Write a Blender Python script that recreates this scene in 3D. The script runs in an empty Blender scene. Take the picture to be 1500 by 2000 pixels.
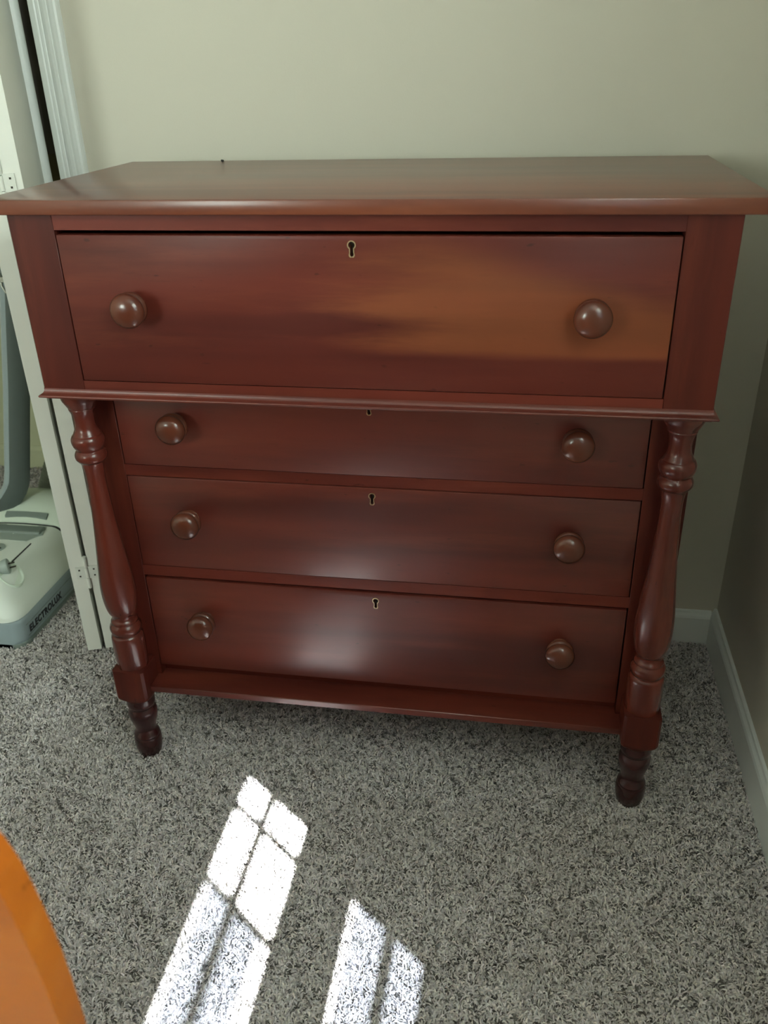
import bpy, bmesh, math, random
import numpy as np
from mathutils import Vector, Matrix

random.seed(7)
S = bpy.context.scene
COL = S.collection

# ------------------------------------------------------------------ camera
CX, CY, CZ = 0.26752, -1.27726, 1.3399
YAW, PITCH, ROLL, FPX = -0.17862, 0.48281, -0.02884, 1669.19
fw = Vector((math.sin(YAW)*math.cos(PITCH), math.cos(YAW)*math.cos(PITCH), -math.sin(PITCH)))
rt0 = Vector((math.cos(YAW), -math.sin(YAW), 0)); up0 = rt0.cross(fw)
rt = math.cos(ROLL)*rt0 + math.sin(ROLL)*up0
up = -math.sin(ROLL)*rt0 + math.cos(ROLL)*up0
cam = bpy.data.cameras.new('camera'); co = bpy.data.objects.new('camera', cam); COL.objects.link(co)
cam.sensor_fit = 'VERTICAL'; cam.sensor_height = 36; cam.sensor_width = 27
cam.lens = FPX/2000*36
cam.clip_start = 0.02
m = Matrix((rt, up, -fw)).transposed().to_4x4(); m.translation = (CX, CY, CZ); co.matrix_world = m
cam.dof.use_dof = True; cam.dof.focus_distance = 1.62; cam.dof.aperture_fstop = 6.0
S.camera = co

# ------------------------------------------------------------------ light
w = bpy.data.worlds.new('sky'); S.world = w; w.use_nodes = True
bg = w.node_tree.nodes['Background']
bg.inputs[0].default_value = (0.90, 1.0, 0.94, 1); bg.inputs[1].default_value = 36
SUN_K = 1.6                                   # drop per metre of -X travel
sd = Vector((-0.79, 0.61, -0.79*SUN_K)).normalized()
sl = bpy.data.lights.new('sun_offscreen', 'SUN'); sl.energy = 105; sl.angle = math.radians(0.53); sl.color = (0.95, 0.97, 1.0)
so = bpy.data.objects.new('sun_offscreen', sl); COL.objects.link(so)
so.rotation_euler = sd.to_track_quat('-Z', 'Y').to_euler(); so.location = (3, -3, 4)
pl = bpy.data.lights.new('window_right_offscreen', 'AREA'); pl.shape = 'RECTANGLE'; pl.size = 1.26; pl.size_y = 1.28
pl.cycles.is_portal = True
po = bpy.data.objects.new('window_right_offscreen', pl); COL.objects.link(po)
po.location = (0.885, -1.42, 1.58)
po.rotation_euler = (0, math.radians(90), 0)   # emits toward -X
pl2 = bpy.data.lights.new('window_front_offscreen', 'AREA'); pl2.shape = 'RECTANGLE'; pl2.size = 0.8; pl2.size_y = 1.02
pl2.cycles.is_portal = True
po2 = bpy.data.objects.new('window_front_offscreen', pl2); COL.objects.link(po2)
po2.location = (-1.9, -3.41, 1.6); po2.rotation_euler = (math.radians(90), 0, 0)      # emits toward +Y
S.view_settings.view_transform = 'Standard'; S.view_settings.look = 'None'
S.view_settings.gamma = 1; S.view_settings.use_curve_mapping = False
S.view_settings.exposure = 0.0

# ------------------------------------------------------------------ materials
def new_mat(name):
    M = bpy.data.materials.new(name); M.use_nodes = True
    nt = M.node_tree; return M, nt, nt.nodes['Principled BSDF']
def N(nt, t, **kw):
    n = nt.nodes.new(t)
    for k, v in kw.items(): setattr(n, k, v)
    return n
def mth(nt, op, a, b=None, c=None, clamp=False):
    n = N(nt, 'ShaderNodeMath', operation=op); n.use_clamp = clamp
    for i, x in enumerate((a, b, c)):
        if x is None: continue
        if isinstance(x, (int, float)): n.inputs[i].default_value = x
        else: nt.links.new(x, n.inputs[i])
    return n.outputs[0]
def mixc(nt, f, a, b):
    n = N(nt, 'ShaderNodeMix', data_type='RGBA')
    if isinstance(f, (int, float)): n.inputs[0].default_value = f
    else: nt.links.new(f, n.inputs[0])
    for i, x in ((6, a), (7, b)):
        if isinstance(x, tuple): n.inputs[i].default_value = (*x, 1)
        else: nt.links.new(x, n.inputs[i])
    return n.outputs[2]
def noise(nt, vec, scale, detail=4, rough=.55):
    n = N(nt, 'ShaderNodeTexNoise'); n.inputs['Scale'].default_value = scale
    n.inputs['Detail'].default_value = detail; n.inputs['Roughness'].default_value = rough
    if vec is not None: nt.links.new(vec, n.inputs['Vector'])
    return n.outputs[0]
def sstep(nt, x, lo, hi):
    n = N(nt, 'ShaderNodeMapRange', interpolation_type='SMOOTHSTEP')
    nt.links.new(x, n.inputs[0]); n.inputs[1].default_value = lo; n.inputs[2].default_value = hi
    return n.outputs[0]
def coords(nt, scale=(1, 1, 1), loc=(0, 0, 0)):
    tc = N(nt, 'ShaderNodeTexCoord'); mp = N(nt, 'ShaderNodeMapping')
    mp.inputs['Scale'].default_value = scale; mp.inputs['Location'].default_value = loc
    nt.links.new(tc.outputs['Object'], mp.inputs[0]); return mp.outputs[0], tc.outputs['Object']
def bump(nt, b, h, strength, dist=.001):
    n = N(nt, 'ShaderNodeBump'); n.inputs['Strength'].default_value = strength; n.inputs['Distance'].default_value = dist
    nt.links.new(h, n.inputs['Height']); nt.links.new(n.outputs[0], b.inputs['Normal'])
def plain(name, col, rough=.5, metal=0, spec=.5, nscale=60, namt=.06):
    M, nt, b = new_mat(name)
    v, _ = coords(nt)
    f = noise(nt, v, nscale)
    nt.links.new(mixc(nt, f, tuple(c*(1-namt) for c in col), tuple(min(1, c*(1+namt)) for c in col)), b.inputs['Base Color'])
    b.inputs['Roughness'].default_value = rough; b.inputs['Metallic'].default_value = metal
    b.inputs['Specular IOR Level'].default_value = spec
    return M

def wood(name, axis, dark, mid, light, rough=.3, seed=0., coat=.25, boards=None, spec=.35, crough=.2):
    """polished wood, grain running along axis; boards adds the sapwood figure of the top drawer"""
    M, nt, b = new_mat(name)
    sc = {'X': (1.6, 14, 14), 'Z': (14, 14, 1.6), 'Y': (14, 1.6, 14)}[axis]
    v, raw = coords(nt, sc, (seed, seed*1.7, seed*.6))
    vb, _ = coords(nt, tuple(.35*s for s in sc), (seed*2, seed, seed))
    vf, _ = coords(nt, tuple(6*s for s in sc), (seed, 0, seed))
    g = noise(nt, v, 1.6, 6, .6); big = noise(nt, vb, 2.2, 3, .5); fine = noise(nt, vf, 2.0, 5, .6)
    c = mixc(nt, sstep(nt, big, .32, .68), dark, mid)
    c = mixc(nt, mth(nt, 'MULTIPLY', sstep(nt, g, .45, .75), .45), c, light)
    c = mixc(nt, mth(nt, 'MULTIPLY', sstep(nt, fine, .60, .80), .35), c, tuple(.6*d for d in dark))
    vk, _ = coords(nt, {'X': (60, 190, 190), 'Z': (190, 190, 60), 'Y': (190, 60, 190)}[axis], (seed*3, seed, 0))
    fleck = mth(nt, 'MULTIPLY', sstep(nt, noise(nt, vk, .55, 2, .4), .735, .79), .55)      # small pitch flecks
    c = mixc(nt, fleck, c, tuple(.35*d for d in dark))
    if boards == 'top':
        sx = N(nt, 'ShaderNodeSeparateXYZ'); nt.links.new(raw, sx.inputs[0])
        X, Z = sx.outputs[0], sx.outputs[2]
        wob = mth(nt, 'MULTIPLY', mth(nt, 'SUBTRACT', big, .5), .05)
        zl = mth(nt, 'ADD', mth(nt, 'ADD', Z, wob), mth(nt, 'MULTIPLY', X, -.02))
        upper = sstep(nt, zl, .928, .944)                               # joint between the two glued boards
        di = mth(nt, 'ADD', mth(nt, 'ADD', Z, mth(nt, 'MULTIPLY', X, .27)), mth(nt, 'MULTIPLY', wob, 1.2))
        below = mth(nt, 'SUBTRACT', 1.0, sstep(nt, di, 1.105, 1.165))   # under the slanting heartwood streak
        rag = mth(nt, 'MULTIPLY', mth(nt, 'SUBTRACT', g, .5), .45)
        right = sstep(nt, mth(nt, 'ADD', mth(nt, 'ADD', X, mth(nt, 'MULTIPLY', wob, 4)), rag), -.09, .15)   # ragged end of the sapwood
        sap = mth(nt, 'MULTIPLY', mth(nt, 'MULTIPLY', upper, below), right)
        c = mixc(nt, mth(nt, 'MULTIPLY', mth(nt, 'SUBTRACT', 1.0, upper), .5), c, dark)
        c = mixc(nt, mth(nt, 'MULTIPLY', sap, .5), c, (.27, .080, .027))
    nt.links.new(c, b.inputs['Base Color'])
    b.inputs['Roughness'].default_value = rough; b.inputs['Specular IOR Level'].default_value = spec
    b.inputs['Coat Weight'].default_value = coat; b.inputs['Coat Roughness'].default_value = crough
    bump(nt, b, fine, .12, .0006)
    return M
D_, M_, L_ = (.080, .0140, .0100), (.150, .0270, .0165), (.205, .047, .025)
MW = {
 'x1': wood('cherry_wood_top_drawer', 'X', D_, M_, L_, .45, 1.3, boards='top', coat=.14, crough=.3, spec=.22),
 'x2': wood('cherry_wood_drawer', 'X', D_, M_, L_, .40, 4.1, coat=.65, crough=.31, spec=.35),
 'rail': wood('cherry_wood_rail', 'X', D_, M_, L_, .42, 7.7, coat=.12, spec=.2),
 'top': wood('cherry_wood_top', 'X', (.12, .030, .016), (.19, .052, .026), (.24, .075, .035), .35, 8.2, coat=.45, crough=.22),
 'z': wood('cherry_wood_upright', 'Z', tuple(.75*c for c in D_), tuple(.7*c for c in M_), tuple(.8*c for c in L_), .42, 2.2, coat=.08, crough=.25, spec=.18),
 'turn': wood('cherry_wood_turned', 'Z', D_, M_, L_, .26, 6.4, coat=.4),
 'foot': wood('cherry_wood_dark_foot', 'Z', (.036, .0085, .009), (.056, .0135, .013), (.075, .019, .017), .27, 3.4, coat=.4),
 'knob': wood('cherry_wood_knob', 'X', (.085, .022, .013), (.15, .042, .022), (.21, .070, .034), .22, 5.5, coat=.5),
 'bed': wood('orange_varnished_wood', 'X', (.40, .098, .008), (.47, .125, .011), (.53, .16, .018), .35, 9.1, coat=.2, crough=.12, spec=.15),
}
def wall_mat(name, col):
    M, nt, b = new_mat(name); v, _ = coords(nt)
    f = noise(nt, v, 1.2, 2); h = noise(nt, v, 260, 3)
    nt.links.new(mixc(nt, f, tuple(.97*c for c in col), tuple(1.02*c for c in col)), b.inputs['Base Color'])
    b.inputs['Roughness'].default_value = .75; b.inputs['Specular IOR Level'].default_value = .3
    bump(nt, b, h, .25, .0008); return M
M_WALL = wall_mat('wall_paint', (.61, .575, .485))
M_CLOS = wall_mat('closet_paint', (.50, .51, .33))
M_CEIL = wall_mat('ceiling_paint', (.75, .74, .70))
M_TRIM = plain('white_trim_paint', (.76, .79, .77), .38, nscale=20, namt=.02)
M_DOOR = plain('door_paint', (.82, .82, .75), .42, nscale=12, namt=.02)
M_HINGE = plain('painted_hinge', (.76, .77, .70), .40, nscale=80, namt=.06)
M_DARK = plain('dark_void', (.012, .011, .010), .8)
M_BRASS = plain('aged_brass', (.62, .49, .30), .35, 1.0)
M_STEEL = plain('steel', (.55, .55, .50), .3, 1.0)
M_BRONZE = plain('bronze_track', (.05, .042, .03), .5, .6)
M_VWHITE = plain('vacuum_pale_plastic', (.78, .83, .76), .38, nscale=25, namt=.02)
M_VBAND = plain('vacuum_blue_grey_plastic', (.31, .38, .40), .42, nscale=30, namt=.04)
M_VGREY = plain('vacuum_grey_plastic', (.20, .24, .215), .42)
M_VMID = plain('vacuum_mid_grey_plastic', (.34, .40, .36), .40)
M_VRAIL = plain('vacuum_light_grey_plastic', (.46, .53, .54), .40)
M_VDARK = plain('vacuum_dark_plastic', (.10, .122, .112), .45)
M_VLID = plain('vacuum_lid_plastic', (.66, .74, .63), .40, nscale=25, namt=.02)
M_BLACK = plain('black_lettering_gap_shade', (.012, .012, .014), .5)  # lettering, seam core and the shade painted in the plate gap
M_HOSE = plain('hose_vinyl', (.26, .29, .23), .5)
M_SHEET = plain('bed_linen', (.62, .60, .56), .9, nscale=12)

def carpet_mat(name, attr):
    M, nt, b = new_mat(name); v, _ = coords(nt)
    if attr:
        a = N(nt, 'ShaderNodeAttribute'); a.attribute_name = 'tone'; c = a.outputs['Color']
    else:
        c = mixc(nt, noise(nt, v, 220, 4), (.10, .093, .082), (.36, .34, .31))
    pn = noise(nt, v, 3.5, 3)
    c = mixc(nt, mth(nt, 'MULTIPLY', sstep(nt, pn, .4, .7), .18), c, (.30, .25, .19))
    nt.links.new(c, b.inputs['Base Color'])
    b.inputs['Roughness'].default_value = .85; b.inputs['Specular IOR Level'].default_value = .15
    return M
M_FLOOR = carpet_mat('carpet_backing', False); M_PILE = carpet_mat('carpet_yarn', True)

# ------------------------------------------------------------------ mesh helpers
def link(name, me, mat, parent=None, smooth=False, loc=None):
    o = bpy.data.objects.new(name, me); COL.objects.link(o)
    me.materials.clear(); me.materials.append(mat)
    if parent is not None:
        o.parent = parent
    if loc is not None: o.location = loc
    if smooth:
        for p in me.polygons: p.use_smooth = True
    return o
def bm_obj(name, bm, mat, parent=None, smooth=False, origin=None):
    bmesh.ops.recalc_face_normals(bm, faces=bm.faces)
    if origin is not None: bmesh.ops.translate(bm, verts=bm.verts, vec=-Vector(origin))
    me = bpy.data.meshes.new(name); bm.to_mesh(me); bm.free()
    o = link(name, me, mat, parent, smooth)
    if smooth: me.set_sharp_from_angle(angle=math.radians(38))
    return o
def add_box(bm, x0, x1, y0, y1, z0, z1, bev=0, seg=2):
    r = bmesh.ops.create_cube(bm, size=1)
    vs = r['verts']
    for v in vs:
        v.co = Vector(((x0+x1)/2+v.co.x*(x1-x0), (y0+y1)/2+v.co.y*(y1-y0), (z0+z1)/2+v.co.z*(z1-z0)))
    if bev:
        es = list({e for v in vs for e in v.link_edges})
        bmesh.ops.bevel(bm, geom=es, offset=bev, segments=seg, profile=.5, affect='EDGES')
    return bm
def box(name, mat, parent, x0, x1, y0, y1, z0, z1, bev=0, seg=2, origin=None):
    bm = bmesh.new(); add_box(bm, x0, x1, y0, y1, z0, z1, bev, seg)
    return bm_obj(name, bm, mat, parent, bev > 0, origin)
def loft(bm, rings, close=True, cap=True):
    R = [[bm.verts.new(p) for p in r] for r in rings]
    n = len(R[0])
    for a, b in zip(R, R[1:]):
        for i in range(n if close else n-1):
            j = (i+1) % n; bm.faces.new((a[i], a[j], b[j], b[i]))
    if cap:
        bm.faces.new(R[0][::-1]); bm.faces.new(R[-1])
    return bm
def lathe(prof, seg=44, axis='Z', c=(0, 0, 0)):
    bm = bmesh.new(); rings = []
    for z, r in prof:
        ring = []
        for i in range(seg):
            a = 2*math.pi*i/seg
            p = (r*math.cos(a), r*math.sin(a), z) if axis == 'Z' else (r*math.cos(a), -z, r*math.sin(a))
            ring.append((p[0]+c[0], p[1]+c[1], p[2]+c[2]))
        rings.append(ring)
    return loft(bm, rings)
def smooth_prof(pts, n=4):
    """catmull-rom through profile points, to round the turnings"""
    out = []
    for i in range(len(pts)-1):
        p0, p1, p2, p3 = pts[max(i-1, 0)], pts[i], pts[i+1], pts[min(i+2, len(pts)-1)]
        for k in range(n):
            t = k/n
            q = []
            for d in (0, 1):
                a, b_, c_, e = p0[d], p1[d], p2[d], p3[d]
                q.append(.5*((2*b_)+(-a+c_)*t+(2*a-5*b_+4*c_-e)*t*t+(-a+3*b_-3*c_+e)*t**3))
            q[1] = max(q[1], .001)
            if out: q[0] = min(q[0], out[-1][0]-1e-5) if pts[0][0] > pts[-1][0] else max(q[0], out[-1][0]+1e-5)
            out.append(tuple(q))
    out.append(pts[-1]); return out
def prism(bm, outline, axis, a, b):
    """extrude a 2-D outline along an axis: 'Y' takes (x,z), 'X' takes (y,z), 'Z' takes (x,y)"""
    f = {'Y': lambda p, t: (p[0], t, p[1]), 'X': lambda p, t: (t, p[0], p[1]), 'Z': lambda p, t: (p[0], p[1], t)}[axis]
    return loft(bm, [[f(p, a) for p in outline], [f(p, b) for p in outline]])
def tube(path, rad, seg=16):
    bm = bmesh.new(); rings = []
    n = len(path); P = [Vector(p) for p in path]
    for i, p in enumerate(P):
        t = (P[min(i+1, n-1)]-P[max(i-1, 0)]).normalized()
        s = t.cross(Vector((0.3, 1, .1))).normalized(); u = s.cross(t)
        r = rad[i] if isinstance(rad, (list, tuple)) else rad
        rings.append([tuple(p+s*r*math.cos(2*math.pi*k/seg)+u*r*math.sin(2*math.pi*k/seg)) for k in range(seg)])
    return loft(bm, rings)
def empty(name, loc, label=None, cat=None, kind=None):
    o = bpy.data.objects.new(name, None); COL.objects.link(o); o.location = loc; o.empty_display_size = .1
    if label: o['label'] = label
    if cat: o['category'] = cat
    if kind: o['kind'] = kind
    return o
def struct(o, label, cat):
    o['kind'] = 'structure'; o['label'] = label; o['category'] = cat; return o

# ------------------------------------------------------------------ room shell
XR, YW, XL, YF, ZC = .770, .627, -2.75, -3.3, 2.44
FZ = -.006
fl = box('floor', M_FLOOR, None, XL-.1, XR+.1, YF-.1, 1.6, FZ-.06, FZ)
struct(fl, 'grey-beige cut pile carpet covering the bedroom floor', 'carpet')
struct(box('ceiling', M_CEIL, None, XL-.1, XR+.1, YF-.1, 1.6, ZC, ZC+.08), 'plain white ceiling', 'ceiling')
OX0, OX1, OZ = -2.05, -.786, 2.03        # closet opening
bm = bmesh.new()
add_box(bm, OX1, XR+.1, YW, YW+.11, FZ, ZC); add_box(bm, XL, OX0, YW, YW+.11, FZ, ZC); add_box(bm, OX0, OX1, YW, YW+.11, OZ, ZC)
struct(bm_obj('wall_back', bm, M_WALL), 'beige painted wall behind the chest of drawers', 'wall')
struct(box('wall_left', M_WALL, None, XL-.1, XL, YF-.1, YW+.11, FZ, ZC), 'beige painted wall beyond the bed', 'wall')
FX0, FX1, FZ0, FZ1 = -2.3, -1.5, 1.1, 2.1            # window opening in the front wall
bm = bmesh.new()
add_box(bm, XL, FX0, YF-.1, YF, FZ, ZC); add_box(bm, FX1, XR+.1, YF-.1, YF, FZ, ZC)
add_box(bm, FX0, FX1, YF-.1, YF, FZ, FZ0); add_box(bm, FX0, FX1, YF-.1, YF, FZ1, ZC)
struct(bm_obj('wall_front', bm, M_WALL), 'beige painted wall at the head of the bed', 'wall')
# right wall with the window opening
WY0, WY1, WZ0, WZ1 = -2.05, -.79, .96, 2.20
bm = bmesh.new()
add_box(bm, XR, XR+.1, WY1, YW, FZ, ZC); add_box(bm, XR, XR+.1, YF, WY0, FZ, ZC)
add_box(bm, XR, XR+.1, WY0, WY1, FZ, WZ0); add_box(bm, XR, XR+.1, WY0, WY1, WZ1, ZC)
struct(bm_obj('wall_right', bm, M_WALL), 'beige painted wall in shade to the right of the chest', 'wall')
# closet interior
CYB = 1.46
struct(box('wall_closet_back', M_CLOS, None, XL, OX1+.1, CYB, CYB+.1, FZ, ZC), 'yellow-green painted back wall inside the closet', 'wall')
struct(box('wall_closet_right', M_CLOS, None, OX1+.03, OX1+.1, YW+.11, CYB, FZ, ZC), 'yellow-green painted side wall inside the closet', 'wall')
struct(box('wall_closet_left', M_CLOS, None, XL, XL+.1, YW+.11, CYB, FZ, ZC), 'painted far side wall inside the closet', 'wall')

# baseboards
def baseboard(name, mat, h, t, kind, a, b, pos, label):
    prof = [(0, FZ), (t, FZ), (t, h*.80), (t*.86, h*.86), (t*.55, h*.93), (t*.45, h*.985), (t*.3, h), (0, h)]
    bm = bmesh.new()
    if kind == 'back': prism(bm, [(pos-p, z) for p, z in prof], 'X', a, b)
    else: prism(bm, [(pos-p, z) for p, z in prof], 'Y', a, b)
    o = bm_obj(name, bm, mat); return struct(o, label, 'baseboard')
baseboard('baseboard_back', M_TRIM, .095, .013, 'back', -.722, XR-.013, YW, 'white baseboard along the wall behind the chest')
baseboard('baseboard_right', M_TRIM, .102, .015, 'side', YF, YW, XR, 'white baseboard along the shaded wall')
baseboard('baseboard_closet', M_CLOS, .088, .012, 'back', XL+.1, OX1+.03, CYB, 'yellow-green painted baseboard inside the closet')

# closet door casing (moulded)
ix = OX1-.003
cas = [(0, 0), (0, .010), (.0025, .0125), (.014, .0135), (.017, .0115), (.019, .0135), (.024, .0135), (.0265, .012), (.029, .0145),
       (.036, .0165), (.043, .0165), (.0455, .0150), (.047, .0178), (.052, .0185), (.060, .0180), (.064, .0155), (.0655, .010), (.066, 0)]
bm = bmesh.new(); prism(bm, [(ix+a, YW-b) for a, b in cas], 'Z', FZ, OZ+.06)
struct(bm_obj('trim_1', bm, M_TRIM), 'white moulded door casing beside the closet opening', 'trim')
bm = bmesh.new(); prism(bm, [(YW-b, OZ-.003+a) for a, b in cas], 'X', OX0-.06, ix-.0005)
struct(bm_obj('trim_2', bm, M_TRIM), 'white moulded casing over the closet opening', 'trim')
bm = bmesh.new(); prism(bm, [(OX0+.003-a, YW-b) for a, b in cas], 'Z', FZ, OZ-.004)
struct(bm_obj('trim_3', bm, M_TRIM), 'white moulded casing at the far side of the closet opening', 'trim')

# folded bifold door: two panels standing out of the opening, hinged at the fold
door = empty('door_1', (-.785, .41, 0), 'cream bifold closet door folded open beside the chest of drawers', 'door', 'structure')
DZ0, DZ1 = .012, 2.0
ang = math.radians(21)
dirv = Vector((-math.sin(ang), math.cos(ang), 0)); nrm = Vector((math.cos(ang), math.sin(ang), 0))
def door_panel(corner, length, th, edge_r):
    """panel running from its fold edge (right front corner) back along dirv, rounded at the pivot edge"""
    c = Vector(corner); pts = []
    out = [(0, 0), (0, -th), (length-edge_r, -th)]
    for k in range(1, 6):
        a = math.pi*k/6; out.append((length-edge_r+edge_r*math.sin(a), -th/2-th/2*math.cos(a)))
    out.append((length-edge_r, 0))
    for s, t in out:
        p = c+dirv*s+nrm*t; pts.append((p.x, p.y))
    bm = bmesh.new(); prism(bm, pts, 'Z', DZ0, DZ1)
    return bm_obj('door_panel', bm, M_DOOR, door, True, door.location)
PR = Vector((-.7455, .392, 0))                    # right front corner of the right panel
pr = door_panel(PR, .292, .034, .012)
PLc = PR-nrm*(.034+.0105)+dirv*.0
p_l = door_panel(PLc, .292, .034, .012)
# raised flat moulding strip near the pivot side of the right panel face
s0 = PR+dirv*.245+nrm*.0001; s1 = PR+dirv*.288
bm = bmesh.new()
prism(bm, [tuple((PR+dirv*s+nrm*t)[:2]) for s, t in ((.256, -.002), (.2565, .006), (.259, .0115), (.264, .0155), (.270, .0165), (.276, .0150), (.282, .008), (.284, -.002))], 'Z', DZ0, DZ1)
bm_obj('edge_bead', bm, M_TRIM, pr, True, door.location)
def hinge(z, leaf_on_right):
    hb = Vector((*((PR-nrm*(.034+.0052))[:2]), 0))-dirv*.001
    bm = bmesh.new()
    for k in range(3):                                # barrel knuckles
        z0 = z-.045+k*.030
        ring = [tuple((hb+Vector((  .0050*math.cos(a),   .0050*math.sin(a), 0)))[:2]) for a in [2*math.pi*i/12 for i in range(12)]]
        prism(bm, ring, 'Z', z0, z0+.0288)
    h = bm_obj('hinge', bm, M_HINGE, door, True, door.location)
    for side in ((1, -1) if leaf_on_right is None else ((1,) if leaf_on_right else (-1,))):
        a, b_ = (.003, .026) if side > 0 else (-.003, -.026)
        q = [hb+nrm*a-dirv*.0022, hb+nrm*b_-dirv*.0022, hb+nrm*b_+dirv*.001, hb+nrm*a+dirv*.001]
        bm = bmesh.new(); prism(bm, [tuple(p[:2]) for p in q], 'Z', z-.017, z+.017)
        bm_obj('hinge_leaf', bm, M_HINGE, h, False, door.location)
        for dz in (-.009, .008):
            c = hb+nrm*(a+(b_-a)*.62)-dirv*.0028
            bm = bmesh.new()
            prism(bm, [tuple((c+nrm*.002*math.cos(t))[:2]) for t in (0, math.pi)] + [tuple((c+nrm*.002*math.cos(t)+dirv*.001)[:2]) for t in (math.pi, 0)], 'Z', z+dz-.002, z+dz+.002)
            bm_obj('hinge_screw', bm, M_BRONZE, h, False, door.location)
hinge(1.150, None); hinge(.245, None)
for o in list(door.children):
    pass

# ------------------------------------------------------------------ window in the right wall
Mg, nt, b = new_mat('window_glass')
tr = N(nt, 'ShaderNodeBsdfTransparent'); tr.inputs[0].default_value = (.93, .95, .94, 1)
gl = N(nt, 'ShaderNodeBsdfGlossy'); gl.inputs['Roughness'].default_value = .02
mx = N(nt, 'ShaderNodeMixShader'); mx.inputs[0].default_value = .05
nt.links.new(tr.outputs[0], mx.inputs[1]); nt.links.new(gl.outputs[0], mx.inputs[2]); nt.links.new(mx.outputs[0], nt.nodes['Material Output'].inputs[0])
Ms, nt, b = new_mat('insect_screen')
tr = N(nt, 'ShaderNodeBsdfTransparent'); tr.inputs[0].default_value = (.28, .295, .32, 1)
nt.links.new(tr.outputs[0], nt.nodes['Material Output'].inputs[0])
win = empty('window_1', (.85, -1.42, .96), 'white grid window in the shaded wall', 'window', 'structure')
GX0, GX1 = .842, .858
def dz(x): return SUN_K*(.85-x)
zl0, zlb, zl1 = dz(.165), dz(.083), dz(0.0)
zu0, zub, zu1 = dz(-.115), dz(-.208), dz(-.278)
def wbox(name, y0, y1, z0, z1, x0=GX0, x1=GX1, mat=None): return box(name, mat or M_TRIM, win, x0, x1, y0, y1, z0, z1, origin=win.location)
GY0 = -1.93
wbox('window_frame', WY0, WY1, WZ0-.0, zl0); wbox('window_frame', WY0, WY1, zu1, 1.87); wbox('window_frame', WY0, WY1, 2.16, WZ1); wbox('window_frame', WY0, GY0, 1.87, 2.16); wbox('window_frame', -.86, WY1, 1.87, 2.16); wbox('window_pane', GY0, -.86, 1.87, 2.16, .8495, .8505, Mg); wbox('window_frame', WY0, WY1, zl1, zu0)
wbox('window_frame', -.86, WY1, zu0, zu1); wbox('window_frame', -.908, WY1, zl0, zl1); wbox('window_frame', WY0, GY0, zl0, zl1); wbox('window_frame', WY0, GY0, zu0, zu1)
for z0, z1, zb, ytop in ((zl0, zl1, zlb, -.908), (zu0, zu1, zub, -.86)):
    wbox('muntin', GY0, ytop, zb-.013, zb+.013, .846, .854)
    for k in range(2):
        if ytop < -.9: break
        y = -.943-.1775*k
        wbox('muntin', y-.009, y+.009, z0, z1, .846, .854)
wbox('window_pane', GY0, -.908, zl0, zl1, .8495, .8505, Mg); wbox('window_pane', GY0, -.86, zu0, zu1, .8495, .8505, Mg)
wbox('insect_screen', GY0, -.905, zl0, zl1, .861, .8615, Ms)
wbox('insect_screen', GY0, -1.12, dz(-.150), zu1, .861, .8615, Ms)
wbox('window_sill', WY0, WY1, WZ0-.02, WZ0, .745, .842)
struct(box('added_sunshade_front', M_TRIM, None, XL-.2, 1.12, YF-.72, YF-.1, 2.25, 2.29), 'added unseen white eave outside the far window', 'sunshade')  # slab added out of view to keep direct sun out of the front window
struct(box('added_sunshade', M_TRIM, None, XR+.1, 1.12, -3.3, -.3, 2.25, 2.29), 'added unseen white eave outside the windows', 'sunshade')  # slab added out of view, cuts direct sun from the upper right panes
win2 = empty('window_2', (0, YF-.05, FZ0), 'white sash window in the wall behind the camera', 'window', 'structure')
def w2(name, x0, x1, z0, z1, y0=-.065, y1=-.035, mat=None): return box(name, mat or M_TRIM, win2, x0, x1, YF+y0, YF+y1, z0, z1, origin=win2.location)
w2('window_frame', FX0, FX1, FZ0, FZ0+.05); w2('window_frame', FX0, FX1, FZ1-.05, FZ1); w2('window_frame', FX0, FX1, 1.58, 1.62)
w2('window_frame', FX0, FX0+.05, FZ0+.05, FZ1-.05); w2('window_frame', FX1-.05, FX1, FZ0+.05, FZ1-.05)
for x in (-1.9,): w2('muntin', x-.009, x+.009, FZ0+.05, FZ1-.05, -.06, -.04)
w2('window_pane', FX0+.05, FX1-.05, FZ0+.05, FZ1-.05, -.0505, -.0495, Mg)

# ------------------------------------------------------------------ chest of drawers
chest = empty('chest_of_drawers', (0, 0, 0), 'reddish-brown polished cherry chest of drawers with turned columns and round knobs', 'chest of drawers')
WC, WD, WL, RY, YB = .547, .4723, .4734, .087, .545
ZT, ZU = 1.17, 1.1477
box('top', MW['top'], chest, -.585, .585, -.0135, .558, ZU, ZT, .0025, 2)
for s in (-1, 1):
    a, b_ = sorted((s*WD, s*WC))
    box('stile', MW['z'], chest, a, b_, 0, .03, .857, ZU, .0008, 1)
    a, b_ = sorted((s*(WC-.02), s*WC))
    box('side_panel', MW['z'], chest, a, b_, .03, YB, .857, ZU); box('lower_side_panel', MW['z'], chest, a, b_, RY+.025, YB, .16, .845)
    a, b_ = sorted((s*WL, s*(WC-.0005)))
    box('lower_stile', MW['z'], chest, a, b_, RY, RY+.025, .16, .845, .0008, 1)
box('top_rail', MW['rail'], chest, -WD, WD, .0008, .03, 1.1238, ZU)
box('bottom_rail', MW['rail'], chest, -WD, WD, .0004, .03, .857, .879)
box('back_panel', MW['z'], chest, -WC+.02, WC-.02, YB-.012, YB, .17, ZU)
box('case_bottom', MW['x2'], chest, -WC, WC, 0, YB, .845, .857)
for z0, z1 in ((.6626, .6845), (.4405, .4637)):
    box('drawer_rail', MW['rail'], chest, -WL, WL, RY+.0008, RY+.03, z0, z1)
box('drawer_rail', MW['rail'], chest, -WL, WL, RY+.02, RY+.05, .190, .212)
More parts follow.
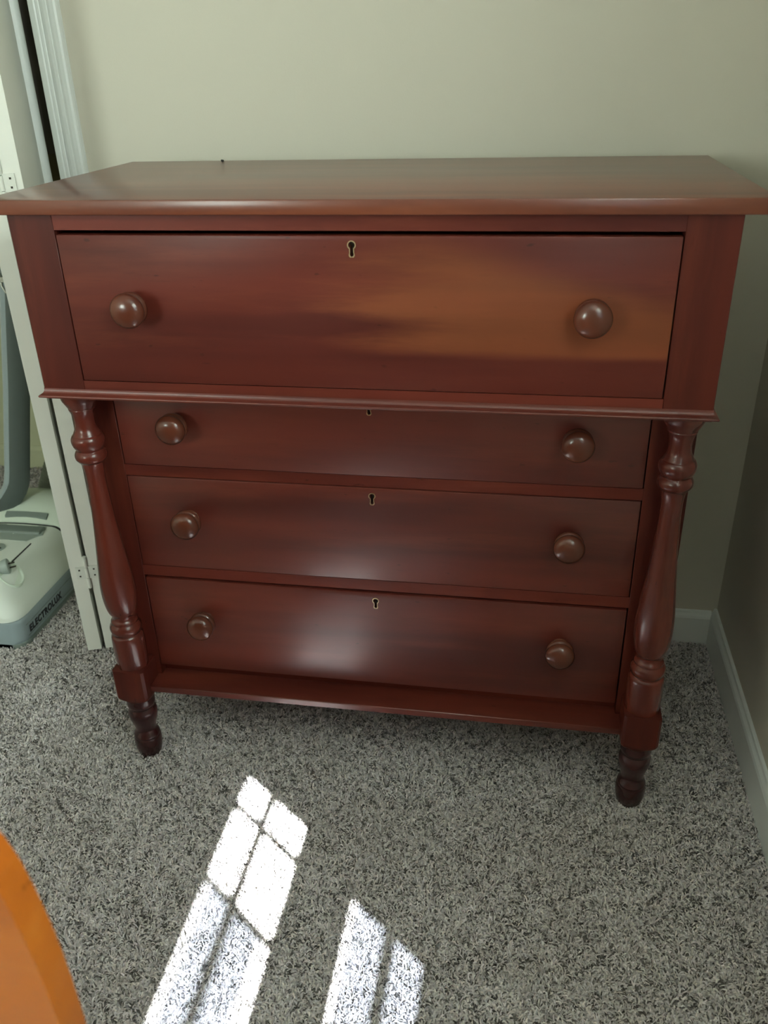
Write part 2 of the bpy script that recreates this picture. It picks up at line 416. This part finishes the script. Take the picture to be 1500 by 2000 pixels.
# flared lip under the upper case
prof = [(.0005, .864), (.0008, .8605), (.0018, .8575), (.0040, .8550), (.0078, .8532), (.0090, .8522), (.0093, .8510), (.0088, .8496), (.0080, .8488), (0, .8484)]
bm = bmesh.new()
rows = [[bm.verts.new(p) for p in ((-WC-o, YB, z), (-WC-o, -o, z), (WC+o, -o, z), (WC+o, YB, z))] for o, z in prof]
for a, b_ in zip(rows, rows[1:]):
    for i in range(3): bm.faces.new((a[i], a[i+1], b_[i+1], b_[i]))
bm_obj('lip_moulding', bm, MW['x2'], chest, True)
box('base_shelf', MW['x2'], chest, -.484, .484, .043, YB-.012, .1755, .1905, .0015, 1)

# knob (lathed about -Y) and keyhole, shared meshes
kp = smooth_prof([(0, .0180), (.003, .0172), (.007, .0160), (.010, .0172), (.0125, .0225), (.0150, .0256), (.0185, .0264), (.0215, .0254),
                  (.0236, .0236), (.0255, .0234), (.0275, .0252), (.0310, .0274), (.0345, .0279), (.0385, .0268), (.0430, .0236), (.0468, .0182), (.0492, .0110), (.0502, .0015)], 3)
kbm = lathe(kp, 40, 'Y'); bmesh.ops.recalc_face_normals(kbm, faces=kbm.faces)
KNOB = bpy.data.meshes.new('knob'); kbm.to_mesh(KNOB); kbm.free(); KNOB.materials.append(MW['knob'])
for p in KNOB.polygons: p.use_smooth = True
def key_outline(s):
    pts = []
    r, wd, h = .0066+s, .0044+s, .0200+s     # round head, straight tongue
    a0 = math.asin(min(1, wd*.86/r))
    n = 18
    for i in range(n+1):
        a = -math.pi/2+a0+(2*math.pi-2*a0)*i/n
        pts.append((r*math.cos(a), r*math.sin(a)))
    pts += [(-wd*.82, -.0105), (-wd, -h+.004+.002), (-wd, -h+.0022+.002), (-wd+.0018, -h+.002), (wd-.0018, -h+.002), (wd, -h+.0042), (wd, -h+.006), (wd*.82, -.0105)]
    return [(x, z+.0055) for x, z in pts]
bm = bmesh.new(); oo, ii = key_outline(.0), key_outline(-.0015)
rings = []
for y in (0.0, -.0016):
    rings.append(([bm.verts.new((x, y, z)) for x, z in oo], [bm.verts.new((x, y, z)) for x, z in ii]))
n = len(oo)
for i in range(n):
    j = (i+1) % n
    (o0, i0), (o1, i1) = rings
    bm.faces.new((o0[i], o0[j], o1[j], o1[i])); bm.faces.new((i0[i], i1[i], i1[j], i0[j]))
    bm.faces.new((o1[i], o1[j], i1[j], i1[i]))
bmesh.ops.recalc_face_normals(bm, faces=bm.faces)
KEYRIM = bpy.data.meshes.new('keyhole_rim'); bm.to_mesh(KEYRIM); bm.free(); KEYRIM.materials.append(M_BRASS)
bm = bmesh.new(); prism(bm, key_outline(-.0010), 'Y', .0150, .0190); bmesh.ops.recalc_face_normals(bm, faces=bm.faces)
M_LOCK = plain('iron_lock_plate', (.16, .14, .12), .5, .8)
KEYDARK = bpy.data.meshes.new('lock_plate'); bm.to_mesh(KEYDARK); bm.free(); KEYDARK.materials.append(M_LOCK)

def drawer(mat, half, y, z0, z1, kz, keyz, mark=True):
    bm = bmesh.new()
    add_box(bm, -half, half, y, y+.022, z0, z1, .0014, 2)
    for s in (-1, 1):
        a, b_ = sorted((s*(half-.006), s*(half-.018))); add_box(bm, a, b_, y+.022, .50, z0+.004, z1-.014)
    add_box(bm, -half+.018, half-.018, y+.022, .50, z0+.006, z0+.012)
    d = bm_obj('drawer', bm, mat, chest, True)
    cb = bmesh.new(); prism(cb, [(x, z+keyz) for x, z in key_outline(-.0013)], 'Y', y-.01, y+.021)
    cut = bm_obj('cutter', cb, mat); bo = d.modifiers.new('keyhole', 'BOOLEAN'); bo.object = cut; bo.operation = 'DIFFERENCE'; bo.solver = 'EXACT'; bo.use_self = True
    me2 = bpy.data.meshes.new_from_object(d.evaluated_get(bpy.context.evaluated_depsgraph_get()))
    d.modifiers.clear(); d.data = me2; bpy.data.objects.remove(cut)
    for s in (-1, 1):
        k = bpy.data.objects.new('knob', KNOB); COL.objects.link(k); k.parent = d; k.location = (s*.3555, y+.0005, kz)
        k.rotation_euler = (0, random.uniform(0, 6), 0)
    for nm, me in (('keyhole_rim', KEYRIM), ('lock_plate', KEYDARK)):
        k = bpy.data.objects.new(nm, me); COL.objects.link(k); k.parent = d; k.location = (0, y, keyz)
    return d
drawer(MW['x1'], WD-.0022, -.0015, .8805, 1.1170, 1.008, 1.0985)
drawer(MW['x2'], WL-.0020, RY-.0005, .6855, .8440, .772, .8140)
drawer(MW['x2'], WL-.0018, RY-.0008, .4650, .6610, .577, .6395)
drawer(MW['x2'], WL-.0025, RY-.0015, .2175, .4355, .344, .4130)

# columns with plinth blocks and turned feet
colp = [(.8475, .0345), (.838, .0342), (.828, .0325), (.820, .0285), (.8135, .0250), (.8110, .0236), (.8095, .0240), (.8075, .0232), (.801, .0205), (.793, .0190), (.781, .0185), (.771, .0200),
        (.764, .0232), (.7595, .0252), (.7575, .0275), (.751, .0304), (.743, .0302), (.736, .0278), (.7310, .0248), (.7290, .0246), (.726, .0270), (.720, .0293), (.713, .0288), (.7075, .0248),
        (.7055, .0222), (.697, .0196), (.684, .0180), (.668, .0176), (.650, .0180), (.625, .0192), (.597, .0208), (.569, .0228), (.541, .0252), (.5125, .0278), (.483, .0307), (.454, .0332),
        (.430, .0340), (.409, .0335), (.390, .0314), (.376, .0280), (.3675, .0238), (.3630, .0228), (.3590, .0232), (.3550, .0262), (.3520, .0272), (.3490, .0266), (.3465, .0280), (.341, .0312),
        (.334, .0320), (.3275, .0302), (.3235, .0284), (.3210, .0290), (.3170, .0318), (.308, .0328), (.290, .0330), (.265, .0326), (.250, .0318), (.236, .0312)]
ftp = [(.160, .0285), (.150, .0290), (.142, .0298), (.1355, .0292), (.1305, .0268), (.1275, .0264), (.1240, .0282), (.117, .0304), (.107, .0303), (.096, .0282), (.084, .0246), (.074, .0222), (.067, .0218),
       (.0615, .0238), (.056, .0266), (.0515, .0280), (.0495, .0276), (.046, .0288), (.036, .0293), (.026, .0290), (.015, .0275), (.005, .0252), (FZ-.001, .0225)]
def sup(n, h, z, c, seg=40):
    r = []
    for i in range(seg):
        a = 2*math.pi*(i+.5)/seg; ca, sa = math.cos(a), math.sin(a)
        k = (abs(ca)**n+abs(sa)**n)**(-1/n)
        r.append((c[0]+h*k*ca, c[1]+h*k*sa, z))
    return r
XC, YC = .5163, .0535
foot_mesh = None
for (x, y, front) in ((-XC, YC, True), (XC, YC, True), (-XC+.005, .50, False), (XC-.005, .50, False)):
    if front:
        bm_obj('column', lathe(smooth_prof(colp, 3), 44, 'Z', (x, y, 0)), MW['turn'], chest, True)
        bm = bmesh.new()
        loft(bm, [sup(2, .0285, .154, (x, y)), sup(2.6, .0315, .1585, (x, y)), sup(5, .0338, .164, (x, y)), sup(12, .0345, .169, (x, y)), sup(26, .0346, .174, (x, y)), sup(26, .0346, .238, (x, y)), sup(22, .0342, .2405, (x, y)), sup(16, .0330, .2412, (x, y))])
        bm_obj('plinth_block', bm, MW['z'], chest, True)
    else:
        box('plinth_block', MW['z'], chest, x-.03, x+.03, y-.03, y+.03, .155, .20)
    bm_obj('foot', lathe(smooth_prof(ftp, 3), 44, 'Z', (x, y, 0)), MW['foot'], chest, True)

# dark crumb on the chest top
bm = bmesh.new(); bmesh.ops.create_icosphere(bm, subdivisions=2, radius=.0028)
for v in bm.verts: v.co = Vector((v.co.x*1.3, v.co.y*.8, v.co.z*.9))*(1+random.uniform(-.25, .25))
cr = bm_obj('crumb', bm, M_DARK, None, True); cr.location = (-.376, .534, ZT+.0018)
cr['label'] = 'tiny dark crumb at the back edge of the chest top'; cr['category'] = 'crumb'

# ------------------------------------------------------------------ canister vacuum cleaner
VL = Vector((-1.165, .36, 0))
vac = empty('vacuum_cleaner', VL, 'pale canister vacuum cleaner with blue-grey base band in the closet doorway', 'vacuum cleaner')
VX, HW = VL.x, .165
def vsec(y, w, z0, pts):
    """closed symmetric cross-section at depth y; pts = right half (dx, z) from bottom to top centre"""
    r = [(VX+dx, y, z) for dx, z in pts]; l = [(VX-dx, y, z) for dx, z in pts[::-1] if dx > 1e-6]
    return r+l
def rnd(y0, y1, rad, y, w):
    """plan half-width with rounded ends"""
    d = min(y-y0, y1-y)
    if d >= rad: return w
    return w-rad+math.sqrt(max(0, rad*rad-(rad-d)**2))
VY0, VY1 = .36, .93
ys = [VY0+.0005, VY0+.003, VY0+.008, VY0+.016, VY0+.028, VY0+.05, .5, .6, .7, .8, VY1-.05, VY1-.028, VY1-.016, VY1-.006, VY1-.0005]
bm = bmesh.new(); R = []
for y in ys:
    w_ = rnd(VY0, VY1, .035, y, HW)
    R.append(vsec(y, w_, 0, [(w_-.010, FZ+.004), (w_-.003, FZ+.007), (w_-.003, .013), (w_-.0005, .015), (w_, .020), (w_, .068), (w_-.001, .074), (w_-.004, .077), (0, .078)]))
loft(bm, R); bm_obj('base_band', bm, M_VBAND, vac, True, VL)
bm = bmesh.new(); R = []
for y in ys:
    w_ = rnd(VY0, VY1, .035, y, HW)+.0025
    R.append(vsec(y, w_, 0, [(w_-.006, FZ+.001), (w_, FZ+.003), (w_+.0008, .006), (w_, .0095), (w_-.006, .010), (0, .010)]))
loft(bm, R); bm_obj('base_rim', bm, M_VGREY, vac, True, VL)
def hood(name, stations, mat):
    bm = bmesh.new(); R = []
    for y, w_, h, wp, zb in stations:
        pts = [(w_-.012, zb), (w_-.002, zb+.002), (w_-.003, zb+.012)]
        for k in range(1, 9):                      # convex shoulder up to the flat top
            t = k/8
            dx = (w_-.004)+(wp-(w_-.004))*t; zz = zb+.012+(h-zb-.012)*(1-(1-t)**1.75)
            pts.append((dx, zz))
        pts += [(wp*.66, h+.002), (wp*.33, h+.003), (0, h+.0035)]
        R.append(vsec(y, w_, 0, pts))
    loft(bm, R); return bm_obj(name, bm, mat, vac, True, VL)
zb = .076
front = hood('front_hood', [(.3625, .128, .094, .100, zb), (.3645, .136, .104, .096, zb), (.370, .146, .116, .093, zb), (.380, .156, .132, .090, zb), (.395, .162, .148, .086, zb), (.415, .164, .159, .084, zb),
     (.44, .164, .165, .083, zb), (.50, .164, .168, .083, zb), (.60, .164, .169, .084, zb), (.68, .164, .170, .086, zb), (.7125, .164, .171, .090, zb)], M_VWHITE)
rear = hood('rear_hood', [(.7225, .164, .174, .094, zb), (.735, .164, .184, .095, zb), (.765, .164, .205, .092, zb), (.80, .163, .218, .086, zb), (.84, .162, .220, .08, zb), (.88, .160, .207, .072, zb), (.91, .152, .170, .07, zb), (.925, .14, .12, .08, zb)], M_VLID)
hood('seam_core', [(.705, .162, .167, .090, zb), (.726, .162, .170, .092, zb)], M_BLACK)
# top plate with a black strip painting the shade of its edge gap
bm = bmesh.new(); prism(bm, [(VX-.079, .50), (VX+.079, .50), (VX+.0785, .612), (VX-.0785, .612)], 'Z', .165, .1725); bm_obj('top_plate', bm, M_VWHITE, vac, False, VL)
bm = bmesh.new(); prism(bm, [(VX+.079, .498), (VX+.0812, .498), (VX+.0805, .614), (VX+.0785, .614)], 'Z', .160, .1718); bm_obj('plate_gap_shade', bm, M_BLACK, vac, False, VL)
# handle well and grip
bm = bmesh.new(); prism(bm, [(VX-.062, .622), (VX+.060, .622), (VX+.078, .655), (VX+.088, .664), (VX+.074, .708), (VX+.03, .713), (VX-.03, .713), (VX-.074, .708), (VX-.088, .664), (VX-.078, .655)], 'Z', .163, .1732)
hw_ = bm_obj('handle_well', bm, M_VMID, vac, False, VL)
bm = bmesh.new(); add_box(bm, VX-.083, VX+.080, .660, .700, .166, .1795, .006, 3); bm_obj('handle_grip', bm, M_VGREY, vac, True, VL)
bm = lathe([(.168, .024), (.1745, .024), (.1755, .0225), (.1757, .001)], 28, 'Z', (VX-.002, .575, 0)); bt = bm_obj('power_button', bm, M_VMID, vac, True, VL)
bm = bmesh.new(); prism(bm, [(VX+.006, .578), (VX+.016, .572), (VX+.014, .568), (VX+.004, .574)], 'Z', .1755, .1763); bm_obj('button_mark', bm, M_BLACK, bt, False, VL)
# vent strip on the rear lid
bm = bmesh.new()
loft(bm, [[(VX+x*s_, .726+.004*(1-(x/.07)**2)+dy, .1835+dy*.62+.0032+e) for x, s_ in ((-.066, 1), (-.03, 1), (0, 1), (.03, 1), (.066, 1))] for dy, e in ((.004, 0), (.018, 0))], close=False, cap=False)
r_ = bmesh.ops.extrude_face_region(bm, geom=bm.faces[:]); bmesh.ops.translate(bm, vec=(0, 0, -.008), verts=[g for g in r_['geom'] if isinstance(g, bmesh.types.BMVert)])
bm_obj('vent_strip', bm, M_VGREY, vac, False, VL)
# side latch step
bm = bmesh.new(); add_box(bm, VX+.108, VX+.130, .712, .732, .128, .150); bm_obj('side_latch', bm, M_VMID, vac, False, VL)
# cord plug in its oval pocket on the front shoulder
pc = Vector((-1.066, .470, .1585)); pn = Vector((.52, -.10, .85)).normalized()
pu = Vector((.55, .8, -.14)); pu = (pu-pn*pu.dot(pn)).normalized(); pv = pn.cross(pu)
bm = bmesh.new(); R = []
for rr, hh in ((.045, -.012), (.045, .004), (.0435, .0062), (.0405, .0050), (.038, .0005)):
    R.append([tuple(pc+pu*rr*.72*math.cos(2*math.pi*i/32)+pv*rr*math.sin(2*math.pi*i/32)+pn*hh) for i in range(32)])
loft(bm, R); bm_obj('plug_pocket', bm, M_VLID, vac, True, VL)
ax = Vector((.86, .40, .10)).normalized(); p0 = Vector((-1.110, .455, .178))
R = []; bm = bmesh.new(); s_ = ax.cross(Vector((0, 0, 1))).normalized(); u_ = s_.cross(ax)
for t, rx, rz in ((0, .010, .012), (.008, .012, .014), (.022, .012, .013), (.030, .017, .018), (.042, .019, .021), (.046, .019, .021), (.048, .0165, .0185)):
    R.append([tuple(p0+ax*t+s_*rx*math.cos(2*math.pi*i/24)+u_*rz*math.sin(2*math.pi*i/24)) for i in range(24)])
loft(bm, R); plug = bm_obj('cord_plug', bm, M_VMID, vac, True, VL)
for k in (-1, 1):
    q0 = p0+ax*.046+u_*.0062*k; bm = bmesh.new()
    loft(bm, [[tuple(q0+ax*t+s_*a*.003+u_*b_*.0009) for a, b_ in ((-1, -1), (1, -1), (1, 1), (-1, 1))] for t in (0, .018)])
    bm_obj('prong', bm, M_BRONZE, plug, False, VL)
# lettering on the base band
cu = bpy.data.curves.new('brand_text', 'FONT'); cu.body = 'ELECTROLUX'; cu.size = .0265; cu.extrude = .0004; cu.space_character = 1.16; cu.offset = .0011; cu.shear = .12
to = bpy.data.objects.new('tmp_text', cu); COL.objects.link(to)
dg = bpy.context.evaluated_depsgraph_get(); tm = bpy.data.meshes.new_from_object(to.evaluated_get(dg)); bpy.data.objects.remove(to)
xs = [v.co.x for v in tm.vertices]; wtx = max(xs)-min(xs)
for v in tm.vertices:
    x, y, z = v.co; v.co = Vector((VX+HW+.0006+z, .402+(x-min(xs))*(.170/wtx), .0275+y))-VL
link('lettering', tm, M_BLACK, vac)
# raised label frame line round the lettering
bm = bmesh.new()
for z0, z1 in ((.0215, .0228), (.0545, .0555)): add_box(bm, VX+HW-.001, VX+HW+.0012, .392, .70, z0, z1)
bm_obj('label_border', bm, M_VGREY, vac, False, VL)
# hose socket and upright wand at the rear
bm = tube([(-1.290, .775, .09), (-1.300, .774, .125), (-1.294, .772, .158), (-1.278, .771, .182)], [.036, .036, .034, .033], 24); bm_obj('hose_socket', bm, M_VLID, vac, True, VL)
wp_ = [Vector(p) for p in ((-1.292, .772, .168), (-1.270, .77, .188), (-1.2497, .77, .2052), (-1.2230, .77, .232), (-1.1975, .77, .264), (-1.1865, .77, .285), (-1.1770, .77, .318), (-1.1173, .77, .5706), (-1.047, .77, .90))]
def sweep(path, prof, seg_dir):
    bm = bmesh.new(); R = []
    for i, p in enumerate(path):
        t = (path[min(i+1, len(path)-1)]-path[max(i-1, 0)]).normalized()
        s = seg_dir-t*seg_dir.dot(t); s.normalize(); u = t.cross(s)
        R.append([tuple(p+s*a+u*b_) for a, b_ in prof])
    return loft(bm, R)
facing = Vector((.62, -.78, 0))
rp = [(.024*k*0+x, y) for k, (x, y) in enumerate([(.024, -.016), (.018, -.026), (-.018, -.026), (-.026, -.018), (-.026, .018), (-.018, .026), (.018, .026), (.024, .016)])]
wd = bm_obj('wand', sweep(wp_, [(x*1.0, y*1.05) for x, y in rp], facing), M_VDARK, vac, True, VL)
# pale rail along the left of the wand
off = Vector((-.026, -.014, 0))
bm_obj('wand_rail', sweep([p+off for p in wp_], [(.013, -.009), (.013, .009), (-.013, .009), (-.013, -.009)], facing), M_VRAIL, wd, False, VL)
# wire latch at the wand head
lp = [Vector(p)+Vector((.012, -.035, .0)) for p in ((-1.098, .775, .915), (-1.088, .772, .905), (-1.082, .770, .885), (-1.084, .770, .862), (-1.075, .768, .846), (-1.066, .768, .850), (-1.070, .768, .885))]
lt = bm_obj('wire_latch', tube(lp, .0032, 8), M_STEEL, vac, True, VL)
box('latch_clip', M_STEEL, lt, -1.070, -1.048, .728, .746, .872, .886, .001, 1, VL)
# ribbed hose behind
hp = [Vector((-1.200, .90, .13)), Vector((-1.190, .90, .20)), Vector((-1.168, .90, .25)), Vector((-1.14, .905, .31)), Vector((-1.10, .91, .40)), Vector((-1.06, .93, .55)), Vector((-1.03, .95, .75))]
path, rad = [], []
NS = 260
for i in range(NS):
    t = i/(NS-1)*(len(hp)-1); k = min(int(t), len(hp)-2); f = t-k
    path.append(hp[k].lerp(hp[k+1], f)); rad.append(.0215+.0030*math.sin(i*2*math.pi/7))
bm_obj('ribbed_hose', tube(path, rad, 16), M_HOSE, vac, True, VL)

# ------------------------------------------------------------------ garments on the closet rod, glimpsed past the door edge
rod = bm_obj('closet_rod', tube([(XL+.1, 1.10, 1.72), (OX1+.03, 1.10, 1.72)], .016, 16), M_STEEL, None, True)
rod['label'] = 'metal rod for hanging clothes across the closet'; rod['category'] = 'rod'
def garment(x, z0, mat, name, label):
    e = empty(name, (x, 1.10, z0), label, 'clothing')
    bm = bmesh.new(); R = []
    for k in range(13):
        t = k/12; z = z0+(1.60-z0)*t
        hy = (.235-.015*t) if t < .8 else .223-(t-.8)*.78
        th = .030-.008*t; ring = []
        for i in range(40):
            a = 2*math.pi*i/40
            wv = .006*math.sin(7*a+3*t)*(1-t)
            ring.append((x+(th+wv)*math.cos(a), 1.10+hy*math.sin(a), z))
        R.append(ring)
    loft(bm, R); bm_obj('cloth_body', bm, mat, e, True, e.location)
    hk = [Vector((x, 1.10, 1.58)), Vector((x, 1.10, 1.66))]+[Vector((x, 1.10+.020*math.cos(a), 1.7185+.0205*math.sin(a))) for a in [math.radians(d) for d in range(-60, 200, 20)]]
    bm_obj('hanger_hook', tube(hk, .002, 8), M_STEEL, e, True, e.location)
M_COAT = plain('dark_cloth', (.060, .050, .042), .9, nscale=9, namt=.5); M_OLIVE = plain('brown_cloth', (.13, .105, .06), .9, nscale=6, namt=.4)
garment(-.955, 1.16, M_COAT, 'hanging_coat', 'near-black coat hanging in the closet behind the folded door')
garment(-1.035, 1.00, M_OLIVE, 'hanging_shirt', 'brown garment hanging in the closet beside the near-black coat')

# ------------------------------------------------------------------ bed whose footboard corner enters the picture
BL = Vector((-.53, -.965, FZ))
bed = empty('bed', BL, 'glossy orange-brown wooden bed footboard with rounded corner, close to the sunlit carpet', 'bed')
right = [(-.030, FZ), (-.022, .40), (-.018, .70), (-.0175, .78), (-.0195, .834), (-.0228, .869), (-.0275, .901), (-.0315, .917), (-.0365, .930), (-.046, .946), (-.062, .962), (-.09, .978), (-.14, .992), (-.22, 1.005), (-.35, 1.015), (-.53, 1.02)]
def dense(pts, n=5):
    out = []
    for i in range(len(pts)-1):
        p = [Vector(pts[max(0, min(len(pts)-1, j))]) for j in (i-1, i, i+1, i+2)]
        for k in range(n):
            t = k/n
            out.append(tuple(.5*((2*p[1])+(p[2]-p[0])*t+(2*p[0]-5*p[1]+4*p[2]-p[3])*t*t+(3*p[1]-p[0]-3*p[2]+p[3])*t**3)))
    return out+[tuple(pts[-1])]
right = dense(right)
left = [(-1.06-x, z) for x, z in right[:-1]][::-1]
outl = right+left+[(-.97, FZ), (-.96, .16), (-.92, .20), (-.14, .20), (-.10, .16), (-.09, FZ)]
bm = bmesh.new(); prism(bm, outl, 'Y', -.974, -.950)
bmesh.ops.bevel(bm, geom=[e for e in bm.edges if abs(e.verts[0].co.y-e.verts[1].co.y) < 1e-6], offset=.0105, segments=6, profile=.5, affect='EDGES')
bm_obj('footboard', bm, MW['bed'], bed, True, BL)
box('mattress', M_SHEET, bed, -1.02, -.06, -2.95, -.985, .30, .56, .05, 4, BL)
for x in (-.985, -.075): box('side_rail', MW['bed'], bed, x-.012, x+.012, -2.97, -.976, .20, .34, .003, 2, BL)
box('headboard', MW['bed'], bed, -1.04, -.02, -3.0, -2.97, FZ, .85, .008, 3, BL)

# ------------------------------------------------------------------ carpet pile (real yarn ends)
rng = np.random.default_rng(11)
def region(x0, x1, y0, y1, dens):
    n = int((x1-x0)*(y1-y0)*dens); return np.column_stack((rng.uniform(x0, x1, n), rng.uniform(y0, y1, n)))
P = np.concatenate([region(-1.25, XR-.012, -.70, .34, 118000), region(.49, XR-.012, .34, YW-.01, 118000), region(-1.5, -.45, .34, .70, 95000), region(-1.95, -.84, .70, CYB-.01, 45000)])
n = len(P)
L = rng.uniform(.008, .0145, n); a0 = rng.uniform(0, 2*np.pi, n)
# neighbouring tufts lean alike
a0 = a0*.55+2.2*np.sin(P[:, 0]*61+1.7*np.sin(P[:, 1]*47))+1.9*np.cos(P[:, 1]*73+2*np.sin(P[:, 0]*39))
curl = rng.uniform(-1.5, 1.5, n); wd_ = rng.uniform(.0009, .00145, n); hgt = rng.uniform(.006, .0125, n)
roll = rng.uniform(-.6, .6, n)
T = np.array([0, .34, .68, 1.0]); HZ = np.array([0, .72, 1.0, .80]); WS = np.array([.9, 1.1, 1.0, .6])
V = np.zeros((n, 4, 2, 3), np.float32); cur = P.copy(); ca = a0.copy()
for k in range(4):
    if k:
        ca = a0+curl*T[k]; st = (T[k]-T[k-1])*L
        cur = cur+np.column_stack((np.cos(ca)*st, np.sin(ca)*st))
    sx, sy = -np.sin(ca), np.cos(ca)
    for j, sg in enumerate((-1, 1)):
        ww = wd_*WS[k]*sg
        V[:, k, j, 0] = cur[:, 0]+sx*ww*np.cos(roll); V[:, k, j, 1] = cur[:, 1]+sy*ww*np.cos(roll)
        V[:, k, j, 2] = FZ-.001+HZ[k]*hgt+ww*np.sin(roll)
base = (np.arange(n)*8)[:, None]
F = np.concatenate([base+np.array([[2*k, 2*k+1, 2*k+3, 2*k+2]]) for k in range(3)], axis=1).reshape(-1)
me = bpy.data.meshes.new('carpet_pile'); me.vertices.add(n*8); me.vertices.foreach_set('co', V.reshape(-1))
me.loops.add(n*12); me.loops.foreach_set('vertex_index', F.astype(np.int32))
me.polygons.add(n*3); me.polygons.foreach_set('loop_start', np.arange(0, n*12, 4, dtype=np.int32))
me.update(calc_edges=True)
me.polygons.foreach_set('use_smooth', np.ones(n*3, bool))
tone = rng.choice(np.array([.82, .70, .59, .43, .15]), n, p=[.22, .30, .24, .14, .10])*rng.uniform(.85, 1.15, n)
tint = np.column_stack((tone*rng.uniform(1.0, 1.07, n), tone*rng.uniform(.94, .98, n), tone*rng.uniform(.89, 1.0, n), np.ones(n)))
ca_ = me.color_attributes.new('tone', 'FLOAT_COLOR', 'POINT'); ca_.data.foreach_set('color', np.repeat(tint, 8, axis=0).astype(np.float32).reshape(-1))
pile = link('carpet_pile', me, M_PILE, fl); pile['kind'] = 'stuff'; pile['label'] = 'short twisted grey-beige carpet yarn'
